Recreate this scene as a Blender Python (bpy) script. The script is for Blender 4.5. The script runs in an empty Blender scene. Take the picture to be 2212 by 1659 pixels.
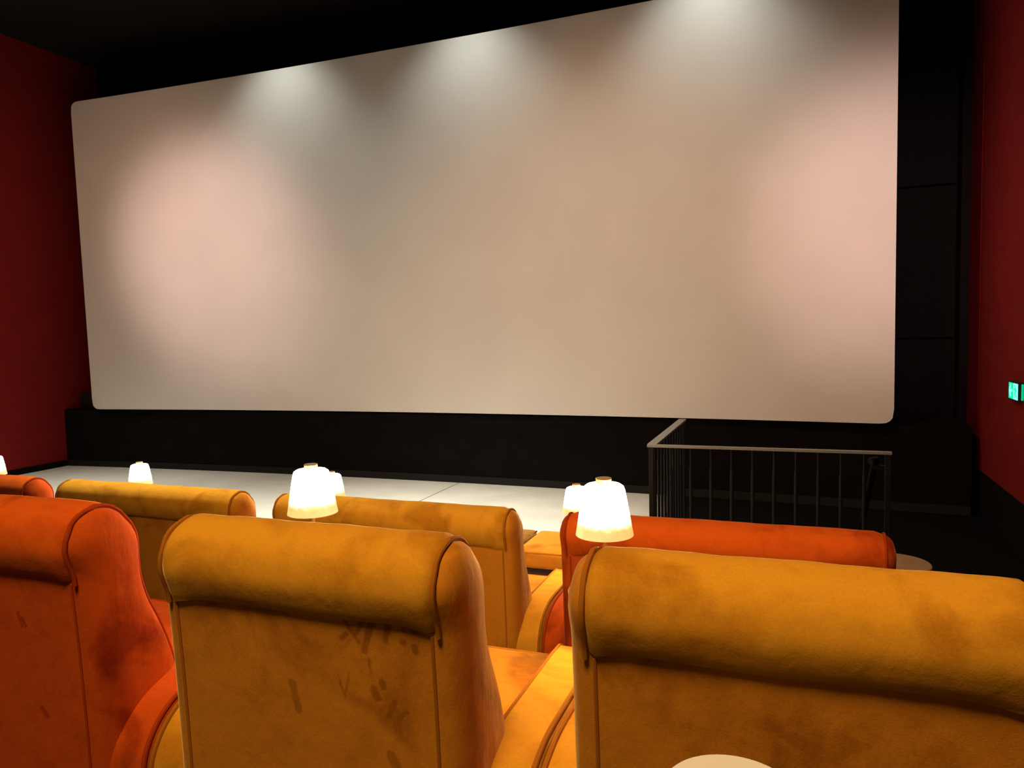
import bpy, bmesh, math, random
from mathutils import Vector, Matrix
from math import sin, cos, pi, radians as R_
random.seed(7)
S = bpy.context.scene
COL = S.collection

# ------------------------------------------------------------------ camera
yaw, pitch, roll, FPX = R_(20.898), R_(-3.910), R_(-1.394), 1615.5
f = Vector((-sin(yaw)*cos(pitch), cos(yaw)*cos(pitch), sin(pitch)))
r0 = Vector((cos(yaw), sin(yaw), 0)); u0 = r0.cross(f)
r = cos(roll)*r0 + sin(roll)*u0
u = cos(roll)*u0 - sin(roll)*r0
cd = bpy.data.cameras.new('camera'); cam = bpy.data.objects.new('camera', cd); COL.objects.link(cam)
m = Matrix.Identity(4)
for i in range(3):
    m[i][0] = r[i]; m[i][1] = u[i]; m[i][2] = -f[i]
m.translation = Vector((0, 0, 1.75))
cam.matrix_world = m
cd.sensor_fit = 'HORIZONTAL'; cd.sensor_width = 36; cd.lens = FPX/2212*36; cd.clip_start = .02
S.camera = cam

# ------------------------------------------------------------------ world, exposure
w = bpy.data.worlds.new('world'); S.world = w; w.use_nodes = True
w.node_tree.nodes['Background'].inputs[0].default_value = (1, .8, .7, 1)
w.node_tree.nodes['Background'].inputs[1].default_value = .0012
S.view_settings.view_transform = 'Standard'; S.view_settings.look = 'None'
S.view_settings.gamma = 1; S.view_settings.use_curve_mapping = False
S.view_settings.exposure = 0.0

# ------------------------------------------------------------------ lights of the room and added spots
def spot(name, loc, to, energy, color, size=60, blend=1, rad=.08):
    l = bpy.data.lights.new(name, 'SPOT'); l.energy = energy; l.color = color
    l.spot_size = R_(size); l.spot_blend = blend; l.shadow_soft_size = rad
    o = bpy.data.objects.new(name, l); COL.objects.link(o); o.location = loc
    o.rotation_euler = (Vector(to)-Vector(loc)).to_track_quat('-Z', 'Y').to_euler()
    return o
def point(name, loc, energy, color, rad=.06):
    l = bpy.data.lights.new(name, 'POINT'); l.energy = energy; l.color = color; l.shadow_soft_size = rad
    o = bpy.data.objects.new(name, l); COL.objects.link(o); o.location = loc; return o
# ceiling downlights washing the top of the screen
for k, x in enumerate((-5.75, -3.32, -.80)):
    spot('screen_downlight', (x, 7.05, 5.78), (x, 7.28, 0), 128, (.97, 1, .88), 100, 1, .10)
# unseen warm spots, added to light the screen and clear the seat backs
for x, tx, tz, e in ((-7.4, -8.2, 1.6, 250), (-2.0, -1.6, .3, 620)):
    spot('added_warm_spot', (x, 2.9, 5.6), (tx, 7.8, tz), e, (1, .54, .29), 86, 1, .3)
spot('added_spot_left', (-9.0, 1.2, 5.0), (-7.1, 7.6, 2.9), 1450, (1, .64, .55), 30, 1, .3)  # unseen spot added for the pink pool on the screen's left
spot('added_spot_right', (1.2, 1.0, 4.6), (.95, 7.6, 2.75), 1300, (1, .63, .54), 29, 1, .3)  # unseen spot added for the pink glow along the screen's right edge
spot('row_light', (-.7, -.65, 5.3), (-.5, 1.8, 1.2), 830, (1, .70, .36), 80, 1, .7)
for x, e in ((-7.8, 1600), (-3.4, 3200)):
    spot('floor_downlight', (x, 4.65, 5.7), (x, 4.95, 0), e, (1, .99, .84), 69, 1, .5)
# table lamps of the camera's own row
LAMP_C = (1, .66, .34)
for x, e in ((-1.353, 2.2), (-.461, 1.5), (.43, .9)):
    point('table_lamp_light', (x, .03, 1.70), e, LAMP_C)

# ------------------------------------------------------------------ helpers
def tag(o, label=None, cat=None, group=None, kind=None):
    if label: o['label'] = label
    if cat: o['category'] = cat
    if group: o['group'] = group
    if kind: o['kind'] = kind
    return o
def empty(name, loc, label, cat, group=None, rz=0):
    o = bpy.data.objects.new(name, None); COL.objects.link(o); o.location = loc
    o.rotation_euler = (0, 0, rz); o.empty_display_size = .1
    return tag(o, label, cat, group)
def add(name, bm, mat, parent=None, smooth=True, angle=40):
    bmesh.ops.recalc_face_normals(bm, faces=bm.faces)
    me = bpy.data.meshes.new(name); bm.to_mesh(me); bm.free()
    if mat: me.materials.append(mat)
    o = bpy.data.objects.new(name, me); COL.objects.link(o)
    if smooth:
        for p in me.polygons: p.use_smooth = True
        try: me.set_sharp_from_angle(angle=R_(angle))
        except Exception: pass
    if parent: o.parent = parent
    return o
def box(bm, lo, hi, bev=0, seg=2):
    t = bmesh.new()
    bmesh.ops.create_cube(t, size=1)
    for v in t.verts:
        v.co = Vector([lo[i]+(v.co[i]+.5)*(hi[i]-lo[i]) for i in range(3)])
    if bev: bmesh.ops.bevel(t, geom=list(t.edges), offset=bev, segments=seg, profile=.5, affect='EDGES')
    me = bpy.data.meshes.new('t'); t.to_mesh(me); t.free(); bm.from_mesh(me); bpy.data.meshes.remove(me)
    return bm
def nbox(lo, hi, bev=0, seg=2): return box(bmesh.new(), lo, hi, bev, seg)
def tube(bm, pts, rad, n=8, caps=True):
    pts = [Vector(p) for p in pts]; rings = []; prev = None
    for i, p in enumerate(pts):
        t = (pts[min(i+1, len(pts)-1)]-pts[max(i-1, 0)]).normalized()
        if prev is None:
            a = Vector((0, 0, 1)) if abs(t.z) < .9 else Vector((1, 0, 0)); nrm = t.cross(a).normalized()
        else:
            nrm = (prev-t*prev.dot(t)).normalized()
        prev = nrm; b = t.cross(nrm)
        rr = rad[i] if isinstance(rad, (list, tuple)) else rad
        rings.append([bm.verts.new(p+rr*(cos(2*pi*k/n)*nrm+sin(2*pi*k/n)*b)) for k in range(n)])
    for a, b in zip(rings, rings[1:]):
        for k in range(n): bm.faces.new((a[k], a[(k+1) % n], b[(k+1) % n], b[k]))
    if caps: bm.faces.new(rings[0][::-1]); bm.faces.new(rings[-1])
    return bm
def lathe(bm, prof, n=32, c=(0, 0, 0), closed=False):
    rings = []
    for (rr, z) in prof:
        if rr < 1e-6: rings.append([bm.verts.new((c[0], c[1], c[2]+z))])
        else: rings.append([bm.verts.new((c[0]+rr*cos(2*pi*k/n), c[1]+rr*sin(2*pi*k/n), c[2]+z)) for k in range(n)])
    pairs = list(zip(rings, rings[1:]))
    if closed: pairs.append((rings[-1], rings[0]))
    for a, b in pairs:
        for k in range(n):
            k2 = (k+1) % n
            if len(a) == 1 and len(b) == 1: continue
            if len(a) == 1: bm.faces.new((a[0], b[k2], b[k]))
            elif len(b) == 1: bm.faces.new((a[k], a[k2], b[0]))
            else: bm.faces.new((a[k], a[k2], b[k2], b[k]))
    return bm
def spline(P, per=4, closed=False):
    """Catmull-Rom through 2-D points"""
    n = len(P); out = []
    rng = n if closed else n-1
    for i in range(rng):
        if closed: p0, p1, p2, p3 = P[i-1], P[i], P[(i+1) % n], P[(i+2) % n]
        else: p0, p1, p2, p3 = P[max(i-1, 0)], P[i], P[i+1], P[min(i+2, n-1)]
        for k in range(per):
            t = k/per
            out.append(tuple(.5*((2*p1[j])+(-p0[j]+p2[j])*t+(2*p0[j]-5*p1[j]+4*p2[j]-p3[j])*t*t+(-p0[j]+3*p1[j]-3*p2[j]+p3[j])*t**3) for j in (0, 1)))
    if not closed: out.append(tuple(P[-1]))
    return out
def inset(loop, d):
    n = len(loop); out = []
    area = sum(loop[i][0]*loop[(i+1) % n][1]-loop[(i+1) % n][0]*loop[i][1] for i in range(n))
    s = 1 if area > 0 else -1
    for i in range(n):
        a, b, c = loop[i-1], loop[i], loop[(i+1) % n]
        e = Vector((c[0]-a[0], c[1]-a[1])); L = e.length or 1
        nx, ny = -e.y/L*s, e.x/L*s
        out.append((b[0]+nx*d, b[1]+ny*d))
    return out
def pillow(bm, loop, x0, x1, levels, nx=1):
    """extrude a closed (y,z) loop along x with domed ends; levels = [(inset, outward)]"""
    rings = []
    for (d, o) in reversed(levels): rings.append((x0-o, inset(loop, d)))
    for k in range(nx+1): rings.append((x0+(x1-x0)*k/nx, loop))
    for (d, o) in levels: rings.append((x1+o, inset(loop, d)))
    vr = [[bm.verts.new((x, p[0], p[1])) for p in lp] for x, lp in rings]
    n = len(loop)
    for a, b in zip(vr, vr[1:]):
        for k in range(n): bm.faces.new((a[k], a[(k+1) % n], b[(k+1) % n], b[k]))
    bm.faces.new(vr[0][::-1]); bm.faces.new(vr[-1])
    return bm

# ------------------------------------------------------------------ materials
class NT:
    def __init__(self, name):
        self.m = bpy.data.materials.new(name); self.m.use_nodes = True
        self.t = self.m.node_tree; self.n = self.t.nodes; self.b = self.n['Principled BSDF']
    def node(self, typ, **kw):
        nd = self.n.new(typ)
        for k, v in kw.items(): setattr(nd, k, v)
        return nd
    def link(self, a, b): self.t.links.new(a, b)
    def math(self, op, a, b=None, clamp=False):
        nd = self.node('ShaderNodeMath', operation=op); nd.use_clamp = clamp
        for i, v in enumerate((a, b)):
            if v is None: continue
            if isinstance(v, (int, float)): nd.inputs[i].default_value = v
            else: self.link(v, nd.inputs[i])
        return nd.outputs[0]
def flat(name, col, rough=.6, metal=0, spec=.3):
    M = NT(name); M.b.inputs['Base Color'].default_value = (*col, 1)
    M.b.inputs['Roughness'].default_value = rough; M.b.inputs['Metallic'].default_value = metal
    M.b.inputs['Specular IOR Level'].default_value = spec
    return M.m
def noisy(name, c1, c2, scale=6, rough=.7, spec=.2, bump=0, bscale=200):
    M = NT(name); tc = M.node('ShaderNodeTexCoord'); nz = M.node('ShaderNodeTexNoise')
    nz.inputs['Scale'].default_value = scale; nz.inputs['Detail'].default_value = 4
    M.link(tc.outputs['Object'], nz.inputs['Vector'])
    rp = M.node('ShaderNodeValToRGB'); rp.color_ramp.elements[0].color = (*c1, 1); rp.color_ramp.elements[1].color = (*c2, 1)
    rp.color_ramp.elements[0].position = .35; rp.color_ramp.elements[1].position = .65
    M.link(nz.outputs['Fac'], rp.inputs['Fac']); M.link(rp.outputs['Color'], M.b.inputs['Base Color'])
    M.b.inputs['Roughness'].default_value = rough; M.b.inputs['Specular IOR Level'].default_value = spec
    if bump:
        n2 = M.node('ShaderNodeTexNoise'); n2.inputs['Scale'].default_value = bscale
        M.link(tc.outputs['Object'], n2.inputs['Vector'])
        bp = M.node('ShaderNodeBump'); bp.inputs['Strength'].default_value = bump; bp.inputs['Distance'].default_value = .002
        M.link(n2.outputs['Fac'], bp.inputs['Height']); M.link(bp.outputs['Normal'], M.b.inputs['Normal'])
    return M.m
def velvet(name, col, dark, seed=0., marks=(), sheen=.55, stint=(1, .65, .28)):
    """velvet with brushed-nap patches; marks = finger strokes ((x,z),(x,z),radius) in the chair's own coordinates"""
    M = NT(name); tc = M.node('ShaderNodeTexCoord')
    mp = M.node('ShaderNodeMapping'); mp.inputs['Location'].default_value = (seed, seed*1.7, seed*.3)
    M.link(tc.outputs['Object'], mp.inputs['Vector'])
    def noise(scale, detail, lo, hi, dist=0):
        nz = M.node('ShaderNodeTexNoise'); nz.inputs['Scale'].default_value = scale; nz.inputs['Detail'].default_value = detail
        nz.inputs['Distortion'].default_value = dist
        M.link(mp.outputs[0], nz.inputs['Vector'])
        mr = M.node('ShaderNodeMapRange'); mr.inputs['From Min'].default_value = lo; mr.inputs['From Max'].default_value = hi
        M.link(nz.outputs['Fac'], mr.inputs['Value']); return mr.outputs[0]
    a = noise(4.8, 6, .50, .66, .7)      # broad brushed patches
    b = noise(16, 3, .52, .78, .5)      # smaller marks
    c = noise(240, 2, .3, .7)            # pile
    fac = M.math('MULTIPLY', a, .72)
    fac = M.math('ADD', fac, M.math('MULTIPLY', b, .28))
    fac = M.math('ADD', fac, M.math('MULTIPLY', c, .22))
    if marks:
        sx = M.node('ShaderNodeSeparateXYZ'); M.link(tc.outputs['Object'], sx.inputs[0])
        wob = M.node('ShaderNodeTexNoise'); wob.inputs['Scale'].default_value = 60
        M.link(tc.outputs['Object'], wob.inputs['Vector'])
        wv = M.math('MULTIPLY', M.math('SUBTRACT', wob.outputs['Fac'], .5), .010)
        tot = None
        for (p, q, rad) in marks:
            dx, dz = q[0]-p[0], q[1]-p[1]; L2 = dx*dx+dz*dz+1e-9
            px = M.math('SUBTRACT', sx.outputs['X'], p[0]); pz = M.math('SUBTRACT', sx.outputs['Z'], p[1])
            t = M.math('ADD', M.math('MULTIPLY', px, dx/L2), M.math('MULTIPLY', pz, dz/L2), True)
            ex = M.math('SUBTRACT', px, M.math('MULTIPLY', t, dx)); ez = M.math('SUBTRACT', pz, M.math('MULTIPLY', t, dz))
            d = M.math('SQRT', M.math('ADD', M.math('MULTIPLY', ex, ex), M.math('MULTIPLY', ez, ez)))
            d = M.math('ADD', d, wv)
            k = M.math('MULTIPLY', M.math('SUBTRACT', rad, d), 1/.005, True)
            tot = k if tot is None else M.math('MAXIMUM', tot, k)
        sy = M.math('LESS_THAN', sx.outputs['Y'], .1)
        fac = M.math('ADD', fac, M.math('MULTIPLY', M.math('MULTIPLY', tot, sy), .60))
    fac = M.math('MINIMUM', fac, 1.0)
    mx = M.node('ShaderNodeMix', data_type='RGBA'); mx.inputs['A'].default_value = (*col, 1); mx.inputs['B'].default_value = (*dark, 1)
    M.link(fac, mx.inputs['Factor']); M.link(mx.outputs['Result'], M.b.inputs['Base Color'])
    M.b.inputs['Roughness'].default_value = .9; M.b.inputs['Specular IOR Level'].default_value = .1
    M.b.inputs['Sheen Weight'].default_value = sheen; M.b.inputs['Sheen Roughness'].default_value = .35
    M.b.inputs['Sheen Tint'].default_value = (*stint, 1)
    wr = M.node('ShaderNodeTexNoise'); wr.inputs['Scale'].default_value = 11; wr.inputs['Detail'].default_value = 5
    ms = M.node('ShaderNodeMapping'); ms.inputs['Scale'].default_value = (1.0, 1.8, .6); ms.inputs['Location'].default_value = (seed, 0, seed)
    M.link(tc.outputs['Object'], ms.inputs['Vector']); M.link(ms.outputs[0], wr.inputs['Vector'])
    fb = M.node('ShaderNodeTexNoise'); fb.inputs['Scale'].default_value = 420; M.link(tc.outputs['Object'], fb.inputs['Vector'])
    h = M.math('ADD', M.math('MULTIPLY', wr.outputs['Fac'], 1.0), M.math('MULTIPLY', fb.outputs['Fac'], .05))
    bp = M.node('ShaderNodeBump'); bp.inputs['Strength'].default_value = .5; bp.inputs['Distance'].default_value = .012
    M.link(h, bp.inputs['Height']); M.link(bp.outputs['Normal'], M.b.inputs['Normal'])
    return M.m
def emit(name, col, strength):
    M = NT(name); M.b.inputs['Base Color'].default_value = (*col, 1)
    M.b.inputs['Emission Color'].default_value = (*col, 1); M.b.inputs['Emission Strength'].default_value = strength
    return M.m

MUST, MUST_D = (.60, .215, .012), (.30, .088, .003)
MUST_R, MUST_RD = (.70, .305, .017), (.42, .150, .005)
ORNG, ORNG_D = (.58, .080, .005), (.24, .018, .001)
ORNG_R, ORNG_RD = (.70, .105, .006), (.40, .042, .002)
BROWN = (.26, .12, .014), (.14, .06, .006)
m_red = noisy('red_wall_paint', (.178, .0105, .0105), (.198, .0125, .0115), 3, .85, .08)
m_red3 = noisy('deep_red_strip', (.115, .006, .007), (.128, .007, .008), 3, .95, .03)
m_red2 = noisy('dark_red_fabric', (.052, .0022, .0035), (.060, .003, .004), 3, .95, .03)
m_black = noisy('black_wall_paint', (.0042, .0034, .0034), (.0058, .0047, .0046), 4, .9, .08)
m_panel = noisy('black_acoustic_panel', (.0050, .0046, .0050), (.0064, .0060, .0064), 30, .95, .05)
m_ceil = noisy('black_ceiling_paint', (.011, .0085, .0085), (.014, .011, .010), 2, .9, .1)
m_carpet = noisy('black_carpet', (.0035, .0030, .0030), (.006, .005, .005), 60, 1, .03, .3, 300)
m_floor = noisy('pale_grey_floor', (.50, .49, .44), (.56, .55, .50), 2.5, .55, .25)
m_seam = flat('dark_floor_joint', (.20, .19, .17), .8)
m_metal = flat('black_painted_steel', (.0042, .0040, .0043), .55, 0, .16)
m_rail = flat('grey_rail_top', (.15, .15, .15), .40, 0, .4)
m_handle = flat('dark_handrail', (.10, .10, .10), .3, .6)
m_wood = noisy('pale_beech', (.30, .165, .070), (.36, .21, .095), 9, .45, .4)
m_wood2 = noisy('pale_ash_top', (.82, .76, .68), (.86, .80, .72), 14, .5, .3)
m_dkwood = flat('dark_wood', (.05, .022, .010), .5)
m_brass = flat('brass', (.62, .33, .10), .30, 1)
m_box = flat('black_plastic', (.012, .011, .011), .6)

# ------------------------------------------------------------------ room
XL, XR, YB, ZC, YF = -9.80, 1.555, 8.56, 5.84, -3.0
def structure(name, bm, mat, parent=None, smooth=False):
    o = add(name, bm, mat, parent, smooth)
    if not parent: o['kind'] = 'structure'
    return o
structure('wall_left', nbox((XL-.12, YF, -.1), (XL, YB+.12, ZC)), m_red)
structure('wall_right', nbox((XR, YF, -.1), (XR+.12, YB+.12, ZC)), m_red)
structure('wall_back', nbox((XL, YB, -.1), (XR, YB+.12, ZC)), m_black)
structure('wall_rear', nbox((XL-.12, YF-.12, -.1), (XR+.12, YF, ZC)), m_black)
structure('ceiling', nbox((XL-.12, YF-.12, ZC), (XR+.12, YB+.12, ZC+.12)), m_ceil)
structure('floor', nbox((XL, YF, -.1), (XR, YB, 0)), m_carpet)
# pale floor in front of the screen
bmf = nbox((XL, 2.72, 0.0), (-.888, 6.29, .004)); box(bmf, (XL, 6.29, 0), (-1.16, 8.1, .004))
o = structure('floor_pale', bmf, m_floor)
structure('floor_joint', nbox((-3.722, 2.8, .004), (-3.708, 8.0, .0052)), m_seam)
structure('trim_1', nbox((XL+.002, 2.72, .004), (XL+.02, 7.72, .085)), m_black)
o.name = 'floor_front'
# seating tiers
structure('floor_middle_tier', nbox((XL+.001, 1.07, 0), (XR-.001, 2.70, .40)), m_carpet)
structure('floor_upper_tier', nbox((XL+.001, YF+.001, 0), (XR-.001, 1.06, .80)), m_carpet)
structure('trim_4', nbox((XR-.006, 7.89, .406), (XR-.001, YB-.212, ZC-.001)), m_red3)  # strip of the right wall by the front corner, in a deeper red
# black wainscot on the right wall
structure('wall_right_wainscot', nbox((XR-.012, YF+.01, 0), (XR-.001, YB-.21, .405)), m_black)
# black acoustic panels right of the screen
def panels():
    for z0, z1 in ((1.60, 3.095), (3.11, 4.63), (4.645, 5.82)):
        structure('trim_2', nbox((-1.0, YB-.05, z0), (1.462, YB-.002, z1), .006, 1), m_panel)
panels()
structure('trim_3', nbox((1.475, YB-.21, 0), (XR-.001, YB-.001, ZC-.001)), m_black)
# stage front: gently curved low wall below the screen
XC = -4.16
def arc_y(x, y_end, bow, half=5.0): return y_end+bow*(1-((x-XC)/half)**2)
def curved_wall(y_end, bow, x0, x1, z0, z1, back, n=48):
    bm = bmesh.new(); rows = []
    for i in range(n+1):
        x = x0+(x1-x0)*i/n; y = arc_y(x, y_end, bow, 5.6)
        rows.append([bm.verts.new(c) for c in ((x, y, z0), (x, y, z1), (x, back, z1), (x, back, z0))])
    for a, b in zip(rows, rows[1:]):
        for k in range(4): bm.faces.new((a[k], a[(k+1) % 4], b[(k+1) % 4], b[k]))
    bm.faces.new(rows[0]); bm.faces.new(rows[-1][::-1])
    return bm
structure('stage', curved_wall(7.68, .25, XL+.001, XR-.085, 0, .81, YB-.001), m_black)
structure('baseboard_stage', curved_wall(7.66, .25, XL+.021, XR-.09, .004, .085, 7.97), flat('black_skirting', (.0055, .0050, .0050), .7))

# ------------------------------------------------------------------ cinema screen
sr = empty('cinema_screen', (XC, 7.6, .84), 'huge blank pale cinema screen, gently curved with rounded corners, on the front wall', 'cinema screen')
def screen_mesh(thick, grow, off):
    W, Z0, Z1, rc = 4.992+grow, .832-grow, 4.99+grow, .10
    def pt(x, z):
        s = (z-.832)/(4.99-.832)
        y = (7.60-.05*s)+(.28-.14*s)*(1-(x/5.0)**2)
        return Vector((x, y-7.6+off, z-.84))
    bm = bmesh.new(); nx, nz = 72, 24; grid = {}
    for side in (0, 1):
        for i in range(nx+1):
            for j in range(nz+1):
                a = -1+2*i/nx; b = j/nz
                x = W*math.copysign(1-(1-abs(a))**1.5, a) if abs(a) > 0 else 0
                b2 = 1-(1-abs(2*b-1))**1.5; z = (Z0+Z1)/2+(Z1-Z0)/2*math.copysign(b2, 2*b-1)
                # pull points into the rounded corner
                ex, ez = abs(x)-(W-rc), abs(z-(Z0+Z1)/2)-((Z1-Z0)/2-rc)
                if ex > 0 and ez > 0:
                    m_ = max(ex, ez); d = math.hypot(ex, ez); k = m_/d
                    x = math.copysign(W-rc+ex*k, x); z = (Z0+Z1)/2+math.copysign((Z1-Z0)/2-rc+ez*k, z-(Z0+Z1)/2)
                v = pt(x, z); v.y += side*thick
                grid[side, i, j] = bm.verts.new(v)
    for i in range(nx):
        for j in range(nz):
            bm.faces.new([grid[0, i, j], grid[0, i+1, j], grid[0, i+1, j+1], grid[0, i, j+1]])
            bm.faces.new([grid[1, i, j], grid[1, i, j+1], grid[1, i+1, j+1], grid[1, i+1, j]])
    for i in range(nx):
        bm.faces.new([grid[0, i, 0], grid[1, i, 0], grid[1, i+1, 0], grid[0, i+1, 0]])
        bm.faces.new([grid[0, i, nz], grid[0, i+1, nz], grid[1, i+1, nz], grid[1, i, nz]])
    for j in range(nz):
        bm.faces.new([grid[0, 0, j], grid[0, 0, j+1], grid[1, 0, j+1], grid[1, 0, j]])
        bm.faces.new([grid[0, nx, j], grid[1, nx, j], grid[1, nx, j+1], grid[0, nx, j+1]])
    return bm
m_screen = noisy('screen_fabric', (.66, .65, .64), (.69, .68, .67), 1.5, .55, .3)
add('projection_surface', screen_mesh(.012, 0, 0), m_screen, sr, True, 30)
bmf = bmesh.new()
for k in range(9):
    x = -4.6+1.15*k; c = 1-(x/5.0)**2
    y0, y1 = .28*c+.03, -.05+.14*c+.03           # follows the screen from its bottom to its top edge
    v = [bmf.verts.new((x+sx, (y0 if z < 2 else y1)+dy, z)) for z in (.1, 4.05) for sx, dy in ((-.03, 0), (.03, 0), (.03, .05), (-.03, .05))]
    for q in ((0, 1, 2, 3), (7, 6, 5, 4), (0, 4, 5, 1), (1, 5, 6, 2), (2, 6, 7, 3), (3, 7, 4, 0)): bmf.faces.new([v[i] for i in q])
box(bmf, (-4.65, .40, .30), (4.65, .45, .36)); box(bmf, (-4.65, .30, 3.60), (4.65, .35, 3.66))
add('support_frame', bmf, m_metal, sr, False)

# black box on the left end of the stage
tag(add('speaker_box', nbox((-9.72, 7.88, .81), (-9.28, 8.22, 1.02), .02), m_box, None, False),
    'low black box on the stage end, between the red left wall and the screen', 'box')

# ------------------------------------------------------------------ railing round the stairwell
rl = empty('railing', (-.888, 4.85, 0), 'black metal railing with grey top bar, standing below the screen at the right', 'railing')
Lx = 1.389; Ly = 1.44
def loc(p): return p
fr = bmesh.new()
box(fr, (-.025, -.02, .985), (Lx+.02, .02, 1.0)); 
add('top_rail', fr, m_rail, rl, False)
fr = bmesh.new(); box(fr, (-.03, .02, .985), (.03, Ly, 1.0)); add('top_rail', fr, m_rail, rl, False)
for p in ((0, 0), (Lx, 0), (0, Ly)):
    add('post', nbox((p[0]-.016, p[1]-.016, 0), (p[0]+.016, p[1]+.016, .985), .002, 1), m_metal, rl, False)
add('bottom_rail', nbox((.016, -.012, .075), (Lx-.016, .012, .10)), m_metal, rl, False)
add('bottom_rail', nbox((-.012, .016, .075), (.012, Ly-.016, .10)), m_metal, rl, False)
def baluster(x, y):
    bm = tube(bmesh.new(), [(x, y, .10), (x, y, .845), (x, y, .865), (x, y, .985)], [.0105, .0105, .0065, .0065], 8)
    add('baluster', bm, m_metal, rl, True, 30)
for k in range(1, 11): baluster(Lx*k/11, 0)
for k in range(1, 11): baluster(0, Ly*k/11)
hb = tube(bmesh.new(), [(1.30, .06, .93), (1.335, .10, .935), (1.335, .3, .82), (1.335, 1.4, .1), (1.335, 1.4, .0)], .02, 10)
add('handrail', hb, m_metal, rl)
hb = bmesh.new()
box(hb, (1.325, .10, .875), (1.389, .12, .90)); add('handrail_bracket', hb, m_metal, rl, False)

# ------------------------------------------------------------------ exit sign on the right wall
es = empty('exit_sign', (XR, 6.578, 1.158), 'small glowing green exit sign with a running figure and arrow, on the right red wall', 'exit sign')
es.scale = (1, .80, .90)
add('housing', nbox((-.032, -.165, -.008), (-.001, .165, .15), .004, 1), m_box, es, False)
add('lit_edge', nbox((-.014, -.186, .004), (-.001, -.1655, .138), .003, 1), emit('lit_green_edge', (0, .50, .24), .9), es, False)
GX = -.0325
m_green = emit('lit_green_panel', (.0, .74, .40), .95)
m_white = emit('lit_pale_panel', (.26, .98, .86), .95)
add('green_panel', nbox((GX-.002, -.005, .004), (GX, .155, .138)), m_green, es, False)
add('pale_panel', nbox((GX-.002, -.155, .004), (GX, -.006, .138)), m_white, es, False)
def flatpoly(name, polys, mat):
    bm = bmesh.new()
    for P in polys:
        a = [bm.verts.new((GX-.0045, y, z)) for y, z in P]; b = [bm.verts.new((GX-.002, y, z)) for y, z in P]
        n = len(P); bm.faces.new(a); bm.faces.new(b[::-1])
        for k in range(n): bm.faces.new((a[k], b[k], b[(k+1) % n], a[(k+1) % n]))
    add(name, bm, mat, es, False)
# arrow points towards the screen (+y)
flatpoly('arrow', [[(.020, .062), (.020, .084), (.085, .084), (.085, .062)],
                   [(.138, .073), (.086, .128), (.070, .118), (.108, .073), (.070, .028), (.086, .018)]], m_white)
def limb(p, q, w):
    d = Vector((q[0]-p[0], q[1]-p[1])).normalized()*w; nx, ny = -d.y, d.x
    return [(p[0]+nx, p[1]+ny), (q[0]+nx, q[1]+ny), (q[0]-nx, q[1]-ny), (p[0]-nx, p[1]-ny)]
yc = -.078
head = [(yc+.012+.011*cos(2*pi*k/12), .118+.011*sin(2*pi*k/12)) for k in range(12)]
flatpoly('running_figure', [head, limb((yc+.006, .104), (yc-.008, .064), .011), limb((yc, .100), (yc+.034, .084), .0055), limb((yc+.034, .084), (yc+.042, .098), .005),
    limb((yc, .098), (yc-.030, .088), .0055), limb((yc-.030, .088), (yc-.038, .070), .005),
    limb((yc-.008, .064), (yc+.022, .052), .007), limb((yc+.022, .052), (yc+.018, .022), .006),
    limb((yc-.008, .064), (yc-.022, .040), .007), limb((yc-.022, .040), (yc-.052, .030), .006)], m_green)

# ------------------------------------------------------------------ velvet seats
REAR = [(.044, .09), (.040, .25), (.036, .45), (.029, .65), (.021, .79), (.018, .832), (.014, .848), (.007, .865), (0, .888), (.001, .912), (.010, .940), (.034, .964), (.075, .977)]
FRONT = [(.285, .09), (.290, .20), (.288, .36), (.280, .48), (.268, .55), (.250, .61), (.226, .67), (.200, .725), (.184, .78), (.180, .83), (.180, .875), (.170, .910), (.146, .944), (.112, .969), (.075, .977)]
def at_z(P, z):
    for a, b in zip(P, P[1:]):
        if a[1] <= z <= b[1]: return a[0]+(b[0]-a[0])*(z-a[1])/max(b[1]-a[1], 1e-9)
    return P[-1][0]
REARS, FRONTS = spline(REAR, 8), spline(FRONT, 8)
REARS[-1] = FRONTS[-1] = (.075, .977)
ZL = [.09+(.977-.09)*k/44 for k in range(42)]+[.951, .959, .965, .970, .974, .9762]
ZL = sorted(set(z for z in ZL if z < .977))
LOOP_R = [(at_z(REARS, z), z) for z in ZL]; LOOP_F = [(at_z(FRONTS, z), z) for z in ZL]
BK = LOOP_R+[(.075, .977)]+LOOP_F[::-1]
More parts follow.
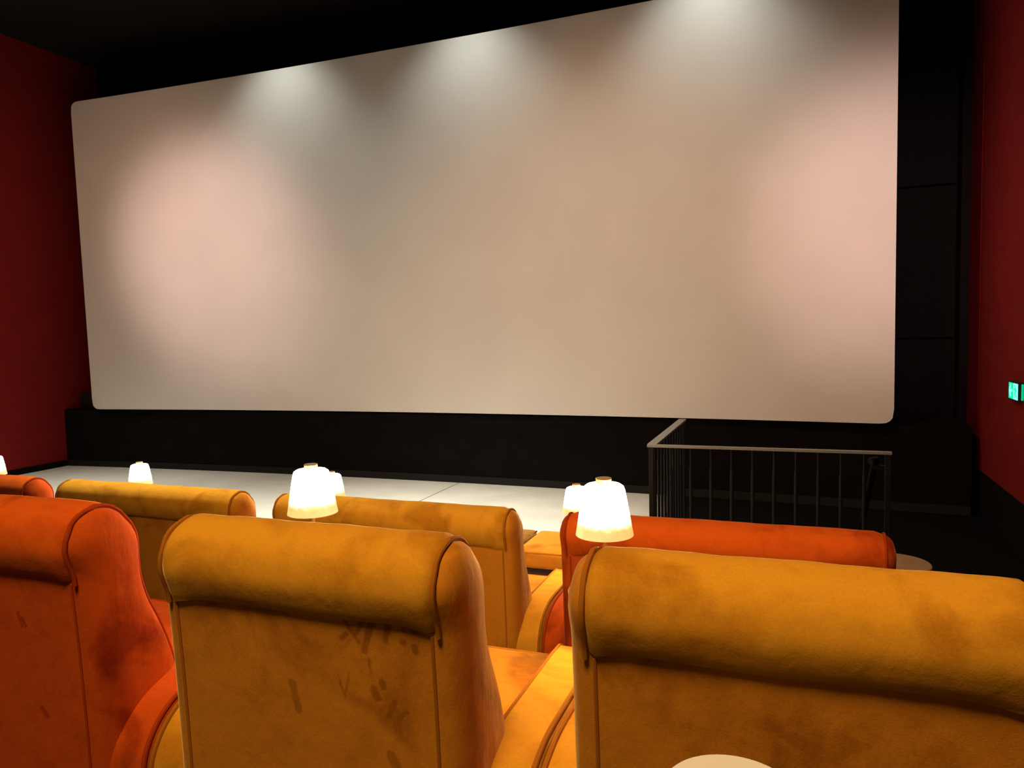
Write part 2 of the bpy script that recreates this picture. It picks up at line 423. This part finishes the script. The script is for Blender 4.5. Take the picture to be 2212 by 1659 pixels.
def back_mesh(hw, nx=12):
    """the upholstered back: a profile drawn out along x, each end a puffed side panel"""
    bm = bmesh.new()
    def dist(p):
        best = 9
        for a, b in zip(BK, BK[1:]):
            d = (b[0]-a[0], b[1]-a[1]); L2 = d[0]**2+d[1]**2+1e-12
            t = max(0, min(1, ((p[0]-a[0])*d[0]+(p[1]-a[1])*d[1])/L2))
            best = min(best, math.hypot(p[0]-a[0]-t*d[0], p[1]-a[1]-t*d[1]))
        return best
    def puff(p):
        d = min(1, dist(p)/.075); return .043*math.sqrt(max(0, 1-(1-d)**2.2))
    rows = [[bm.verts.new((-hw+2*hw*i/nx, p[0], p[1])) for p in BK] for i in range(nx+1)]
    for a, b in zip(rows, rows[1:]):
        for k in range(len(BK)-1): bm.faces.new((a[k], a[k+1], b[k+1], b[k]))
        bm.faces.new((a[-1], a[0], b[0], b[-1]))
    nc = 14; n = len(ZL)
    for ring, s in ((rows[0], -1), (rows[-1], 1)):
        grid = []
        for k in range(n):
            row = [ring[k]]
            for j in range(1, nc):
                t = .5-.5*cos(pi*j/nc)
                p = (LOOP_R[k][0]+(LOOP_F[k][0]-LOOP_R[k][0])*t, ZL[k])
                row.append(bm.verts.new((s*(hw+puff(p)), p[0], p[1])))
            row.append(ring[len(BK)-1-k]); grid.append(row)
        for a, b in zip(grid, grid[1:]):
            for j in range(nc): bm.faces.new((a[j], a[j+1], b[j+1], b[j]))
        top = ring[n]
        for j in range(nc): bm.faces.new((grid[-1][j], grid[-1][j+1], top))
    return bm
ROLLP = spline([(.020, .838), (.013, .848), (.006, .865), (0, .888), (.001, .912), (.010, .940), (.034, .964), (.075, .977), (.112, .969), (.146, .944), (.170, .910), (.180, .875), (.180, .83), (.182, .80)], 3)
ARM = spline([(.050, .34), (.054, .385), (.068, .435), (.104, .483), (.157, .516), (.230, .536), (.30, .54)], 3)+[(.45, .54), (.60, .54), (.67, .536), (.705, .52), (.72, .49), (.722, .40), (.722, .08), (.05, .08)]
def normals(P):
    out = []
    for i in range(len(P)):
        a, b = P[max(i-1, 0)], P[min(i+1, len(P)-1)]
        e = Vector((b[0]-a[0], b[1]-a[1])).normalized(); out.append((-e.y, e.x))
    return out
def roll_shell(hw, rnd):
    bm = bmesh.new(); nx = 40; N = normals(ROLLP); n = len(ROLLP)
    ph = [rnd.uniform(0, 6.28) for _ in range(4)]
    rows = []
    for i in range(nx+1):
        x = -hw+2*hw*i/nx; e = 1-abs(x)/hw            # 0 at the ends
        endr = min(1, e*hw/.012); row = []
        base = []
        for j, (p, nn) in enumerate(zip(ROLLP, N)):
            s = j/(n-1)
            off = .010*math.sqrt(max(0, 1-(1-endr)**2))*(1-.8*max(0, (s-.75)/.25))+.001
            off += .0009*sin(9*x/hw+ph[0])*sin(pi*s)+.0008*sin(23*x/hw+ph[1])*sin(2*pi*s)
            q = Vector((x, p[0]+nn[0]*off, p[1]+nn[1]*off))
            if s < .12:                                   # the lower hem, dipping at the two ends
                q.z -= (.12-s)/.12*(.001+.010*math.exp(-((1-abs(x)/hw)*hw/.05)**2)+.002*sin(5*x/hw+ph[2]))
            base.append(q)
        tuck = Vector((x, ROLLP[0][0]+.012, base[0].z+.004)); end = Vector((x, ROLLP[-1][0]-.012, ROLLP[-1][1]))
        rows.append([bm.verts.new(v) for v in [tuck]+base+[end]])
    for a, b in zip(rows, rows[1:]):
        for k in range(len(a)-1): bm.faces.new((a[k], a[k+1], b[k+1], b[k]))
        bm.faces.new((a[0], b[0], b[-1], a[-1]))
    bm.faces.new(rows[0]); bm.faces.new(rows[-1][::-1])
    return bm
def seat(kind, xl, y, z, mats, label, cat, group, seed, hw=None):
    """xl = left end seam; kind gives the width between the roll-end seams"""
    hw = hw or {'armchair': .308, 'loveseat': .593}[kind]; rnd = random.Random(seed)
    root = empty(kind, (xl+hw, y, z), label, cat, group)
    mv, mp, mr, light_arm = mats
    if kind == 'armchair': root.scale = (1, 1, .992)
    GAP = .138                                            # half of the gap between two backs
    bk = add('backrest', back_mesh(hw), mv, root, True, 60)
    add('headrest_roll', roll_shell(hw, rnd), mr, bk, True, 60)
    ipd = next(i for i, p in enumerate(BK) if p[1] > .80)
    for s in (-1, 1):
        # piping: round the roll end and down the front edge
        P = BK[ipd:]; P = [p for p in P if p[1] > .47]; N = normals(P)
        pts = [(s*(hw+.003), p[0]+n[0]*.004, p[1]+n[1]*.004) for p, n in zip(P, N)]
        add('piping', tube(bmesh.new(), pts, .0052, 8), mp, bk)
        Q = [p for p in BK[:ipd+2] if p[1] < .83]
        add('back_seam', tube(bmesh.new(), [(s*(hw-.012), p[0]-.0005, p[1]) for p in Q], .0036, 6), mp, bk)
        x0, x1 = sorted((s*(hw+.012), s*(hw+GAP-.002)))
        ar = add('arm', pillow(bmesh.new(), ARM, x0+.012, x1-.010, [(.002, .006), (.006, .0095), (.012, .010)], 1), mr if light_arm else mv, root, True, 50)
        A = ARM[:26]; NA = normals(A)
        A0 = [(.05, .10), (.05, .22)]+A
        add('arm_piping', tube(bmesh.new(), [(s*(hw+GAP-.010), p[0]-.001, p[1]+.001) for p in A0], .0060, 8), mp, ar)
        add('arm_piping', tube(bmesh.new(), [(s*(hw+.020), p[0]+.001, p[1]-.001) for p in A0], .0045, 8), mp, ar)
    sc = bmesh.new(); box(sc, (-hw-.008, .22, .29), (hw+.008, .80, .455), .035, 4)
    cu = add('seat_cushion', sc, mv, root, True, 60)
    yy = .795; zz = .452
    add('cushion_piping', tube(bmesh.new(), [(-hw+.0, yy-.02, zz-.003), (-hw+.03, yy-.006, zz-.006), (hw-.03, yy-.006, zz-.006), (hw, yy-.02, zz-.003)], .0065, 8), mp, cu)
    add('base', nbox((-hw-.008, .10, .07), (hw+.008, .77, .285), .01), mv, root, False)
    for sx in (-1, 1):
        for yy in (.13, .70):
            add('foot', lathe(bmesh.new(), [(0, 0), (.018, 0), (.026, .08), (0, .08)], 12, (sx*(hw+.06), yy, 0)), m_dkwood, root)
    return root

Y1, Z1, Y2, Z2 = 1.15, .40, 2.91, 0.004
pipe_m = flat('mustard_piping', (.36, .12, .008), .9, 0, .1)
pipe_o = flat('orange_piping', (.36, .04, .004), .9, 0, .1)
def wx(x): return x*.979-(-1.216+.308)          # world x on the middle chair -> its own x
def wz(z): return 1.75+(z-1.75)*.979-.392
MARKS = [((wx(-.825), wz(1.222)), (wx(-.785), wz(1.165)), .007), ((wx(-.765), wz(1.222)), (wx(-.790), wz(1.180)), .008),
         ((wx(-.748), wz(1.222)), (wx(-.772), wz(1.150)), .010), ((wx(-.714), wz(1.222)), (wx(-.724), wz(1.175)), .009),
         ((wx(-.822), wz(1.168)), (wx(-.812), wz(1.176)), .008), ((wx(-.685), wz(1.212)), (wx(-.684), wz(1.200)), .007),
         ((wx(-.660), wz(1.205)), (wx(-.668), wz(1.212)), .012), ((wx(-.688), wz(1.176)), (wx(-.688), wz(1.176)), .010),
         ((wx(-.664), wz(1.170)), (wx(-.662), wz(1.160)), .009), ((wx(-.765), wz(1.130)), (wx(-.762), wz(1.105)), .006),
         ((wx(-.738), wz(1.085)), (wx(-.738), wz(1.080)), .010), ((wx(-.758), wz(1.070)), (wx(-.752), wz(1.055)), .012),
         ((wx(-.838), wz(1.090)), (wx(-.825), wz(1.045)), .004), ((wx(-.825), wz(1.045)), (wx(-.812), wz(1.095)), .004),
         ((wx(-.715), wz(1.052)), (wx(-.730), wz(1.020)), .007), ((wx(-.690), wz(1.035)), (wx(-.706), wz(1.020)), .006),
         ((wx(-.728), wz(.940)), (wx(-.716), wz(.915)), .013), ((wx(-.742), wz(.862)), (wx(-.690), wz(.858)), .010),
         ((wx(-.948), wz(1.055)), (wx(-.938), wz(1.000)), .011)]
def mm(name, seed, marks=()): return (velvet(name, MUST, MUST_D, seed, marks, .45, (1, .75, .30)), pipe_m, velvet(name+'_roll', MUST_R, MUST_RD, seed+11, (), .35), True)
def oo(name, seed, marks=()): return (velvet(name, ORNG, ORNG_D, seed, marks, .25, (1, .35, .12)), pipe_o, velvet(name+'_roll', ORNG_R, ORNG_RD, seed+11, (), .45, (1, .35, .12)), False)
OMARKS = [((0.406-.012, 0.714+.012), (0.406-.004, 0.714-.014), .008), ((0.406-.002, 0.714+.002), (0.406+.008, 0.714-.014), .008), ((.44, .50), (.455, .485), .010)]
G1, G2 = 'velvet seats of the nearer row', 'velvet seats of the front row'
seat('loveseat', -1.493-1.186, Y1, Z1, oo('orange_velvet', 3.1, OMARKS), 'orange velvet seat in the nearer row, cut by the bottom left corner', 'seat', G1, 1)
seat('armchair', -1.216, Y1, Z1, mm('mustard_velvet', 0.4, MARKS), 'mustard velvet seat with finger marks on its back, beside the near orange seat', 'seat', G1, 2)
seat('armchair', -.324, Y1, Z1, mm('mustard_velvet', 5.2), 'mustard velvet seat in the bottom right corner, nearest to the viewer', 'seat', G1, 3, .320)
seat('loveseat', -4.09-1.186, Y2, Z2, oo('orange_velvet', 7.7), 'orange velvet seat by the left red wall, farthest left of the front row', 'seat', G2, 4)
seat('loveseat', -3.815, Y2, Z2, mm('mustard_velvet', 9.3), 'mustard velvet seat in the front row, beside the far left orange seat', 'seat', G2, 5)
seat('loveseat', -2.353, Y2, Z2, mm('mustard_velvet', 2.6), 'mustard velvet seat in the front row, left of the orange seat by the railing', 'seat', G2, 6)
seat('loveseat', -.890, Y2, Z2, oo('orange_velvet', 1.3), 'orange velvet seat directly in front of the black railing', 'seat', G2, 7)

# ottomans in front of the front row
def ottoman(x0, x1, mat, label):
    root = empty('ottoman', ((x0+x1)/2, 4.37, Z2), label, 'footstool', 'footstools in front of the front row')
    h = (x1-x0)/2
    cu = add('cushion', nbox((-h, -.24, .335), (h, .24, .445), .03, 4), mat[0], root, True, 60)
    for z in (.43, .345):
        e = [(-h+.008, -.232, z), (h-.008, -.232, z), (h-.008, .232, z), (-h+.008, .232, z), (-h+.008, -.232, z)]
        add('piping', tube(bmesh.new(), e, .0065, 8), mat[1], cu)
    add('base', nbox((-h+.03, -.20, .10), (h-.03, .20, .335), .01), m_dkwood, root, False)
    for sx in (-1, 1):
        for sy in (-1, 1):
            add('leg', lathe(bmesh.new(), [(0, 0), (.016, 0), (.024, .10), (0, .10)], 12, (sx*(h-.07), sy*.15, 0)), m_dkwood, root)
ottoman(-1.585, -1.02, mm('mustard_velvet', 6.1), 'mustard piped footstool, right one of two seen past the front row mustard seat')
ottoman(-2.175, -1.60, (velvet('brown_velvet', *BROWN, 4.4), pipe_m), 'darker mustard footstool, left one of two, mostly hidden by a front row seat')

# ------------------------------------------------------------------ side tables and lamps
def table(x, y, z, label, group, R=.15, h=.66, post=.018, mat=m_wood):
    root = empty('side_table', (x, y, z), label, 'table', group)
    add('table_top', lathe(bmesh.new(), [(0, h-.022), (R-.006, h-.022), (R, h-.016), (R, h-.004), (R-.004, h), (0, h)], 64), mat, root, True, 30)
    add('post', tube(bmesh.new(), [(0, 0, .010), (0, 0, h-.022)], post, 16), m_metal, root)
    add('foot_plate', lathe(bmesh.new(), [(0, 0), (.46*R, 0), (.46*R, .008), (.02, .012), (0, .012)], 40), m_metal, root, True, 30)
    return root
def shade_mat():
    M = NT('lit_alabaster'); tc = M.node('ShaderNodeTexCoord'); sx = M.node('ShaderNodeSeparateXYZ'); M.link(tc.outputs['Object'], sx.inputs[0])
    nz = M.node('ShaderNodeTexNoise'); nz.inputs['Scale'].default_value = 22; nz.inputs['Detail'].default_value = 6; nz.inputs['Distortion'].default_value = 1.6
    M.link(tc.outputs['Object'], nz.inputs['Vector'])
    # the glow of the bulb inside: strongest halfway up the shade, warm and weaker at the open rim and at the cap
    zz = M.math('ADD', sx.outputs['Z'], M.math('MULTIPLY', M.math('SUBTRACT', nz.outputs['Fac'], .5), .022))
    mr = M.node('ShaderNodeMapRange'); mr.inputs['From Min'].default_value = .187; mr.inputs['From Max'].default_value = .252
    M.link(zz, mr.inputs['Value'])
    tp = M.node('ShaderNodeMapRange'); tp.inputs['From Min'].default_value = .3005; tp.inputs['From Max'].default_value = .282
    M.link(zz, tp.inputs['Value'])
    body = M.math('MULTIPLY', M.math('POWER', mr.outputs[0], 2.6), tp.outputs[0])
    rp = M.node('ShaderNodeMix', data_type='RGBA'); rp.inputs['A'].default_value = (1, .54, .165, 1); rp.inputs['B'].default_value = (1, .80, .52, 1)
    M.link(mr.outputs[0], rp.inputs['Factor'])
    st = M.math('ADD', M.math('MULTIPLY', body, LAMP_S), 1.02)
    st = M.math('MULTIPLY', st, M.math('ADD', M.math('MULTIPLY', nz.outputs['Fac'], .6), .70))
    M.link(rp.outputs['Result'], M.b.inputs['Emission Color']); M.link(st, M.b.inputs['Emission Strength'])
    M.b.inputs['Base Color'].default_value = (.45, .38, .28, 1); M.b.inputs['Roughness'].default_value = .5
    return M.m
LAMP_S = 150.0
m_shade = shade_mat()
def knurl(R, z0, z1, n=36):
    bm = bmesh.new(); rings = []
    for (z, sc) in ((z0, .80), (z0+.001, .86), (z1-.004, .98), (z1-.002, 1), (z1, .985)):
        rings.append([bm.verts.new(((R*sc*(1 if k % 2 else .955))*cos(2*pi*k/(2*n)), (R*sc*(1 if k % 2 else .955))*sin(2*pi*k/(2*n)), z)) for k in range(2*n)])
    for a, b in zip(rings, rings[1:]):
        for k in range(2*n): bm.faces.new((a[k], a[(k+1) % (2*n)], b[(k+1) % (2*n)], b[k]))
    bm.faces.new(rings[0][::-1]); bm.faces.new(rings[-1])
    return bm
def lamp(x, y, z, label, group, proto=None):
    """z = table top"""
    root = empty('table_lamp', (x, y, z), label, 'lamp', group)
    if proto:
        for ch in list(proto.children):
            c = ch.copy(); COL.objects.link(c); c.parent = root
        return root
    zb, zt = .168, .298
    add('lamp_base', lathe(bmesh.new(), [(0, 0), (.045, 0), (.047, .004), (.047, .016), (.044, .02), (.006, .022), (0, .022)], 40), m_brass, root, True, 30)
    add('stem', tube(bmesh.new(), [(0, 0, .02), (0, 0, .29)], .0055, 14), m_brass, root)
    ro = [(.074, zb), (.0535, zt-.014), (.050, zt-.005), (.043, zt), (.02, zt+.001), (.012, zt+.001)]
    ri = [(.012, zt-.004), (.040, zt-.005), (.047, zt-.012), (.0695, zb+.001)]
    add('lamp_shade', lathe(bmesh.new(), ro+ri, 56, (0, 0, 0), True), m_shade, root, True, 40)
    add('finial', knurl(.0205, zt+.0012, zt+.0165), m_brass, root, False)
    return root
TG, LG = 'round side tables between the seats', 'lit table lamps'
T1 = Z1+.66; T2 = Z2+.66
table(-1.354, 1.92, Z1, 'round wooden table behind the near mustard seat with finger marks, under a lamp', TG, .13)
table(-.448, 1.92, Z1, 'round wooden table behind the bottom right mustard seat, under the largest lamp', TG, .13)
L0 = lamp(-1.354, 1.848, T1, 'large lit lamp above the near mustard seat with finger marks', LG)
lamp(-.461, 1.848, T1, 'largest lit lamp, at the left end of the bottom right mustard seat', LG, L0)
for x, s, t in ((-5.335, 'lit lamp cut by the left edge of the photo, before the red wall', 'round table under the lamp at the left edge'),
                (-3.967, 'small lit lamp alone over the far left mustard roll, clear of other lamps', 'round table under the small lamp over the far left mustard roll'),
                (-2.505, 'small lit lamp half hidden behind the large left lamp', 'round table under the small half-hidden lamp in the centre'),
                (-1.043, 'small lit lamp just left of the largest lamp, over the orange roll', 'round table under the small lamp left of the largest lamp')):
    if x < -5: table(-5.405, 3.68, Z2, t, TG, .16)
    else: table(x+.03, 3.68, Z2, t, TG, .13)
    lamp(x, 3.61, T2, s, LG, L0)
table(.420, 3.745, Z2, 'round pale wooden table sticking out at the right end of the orange seat', TG)
# small pale table right before the camera, only its far rim in view
table(-.075, .928, .80, 'round cream table top at the bottom edge, nearest thing to the viewer', TG, .086, .374, .012, m_wood2)
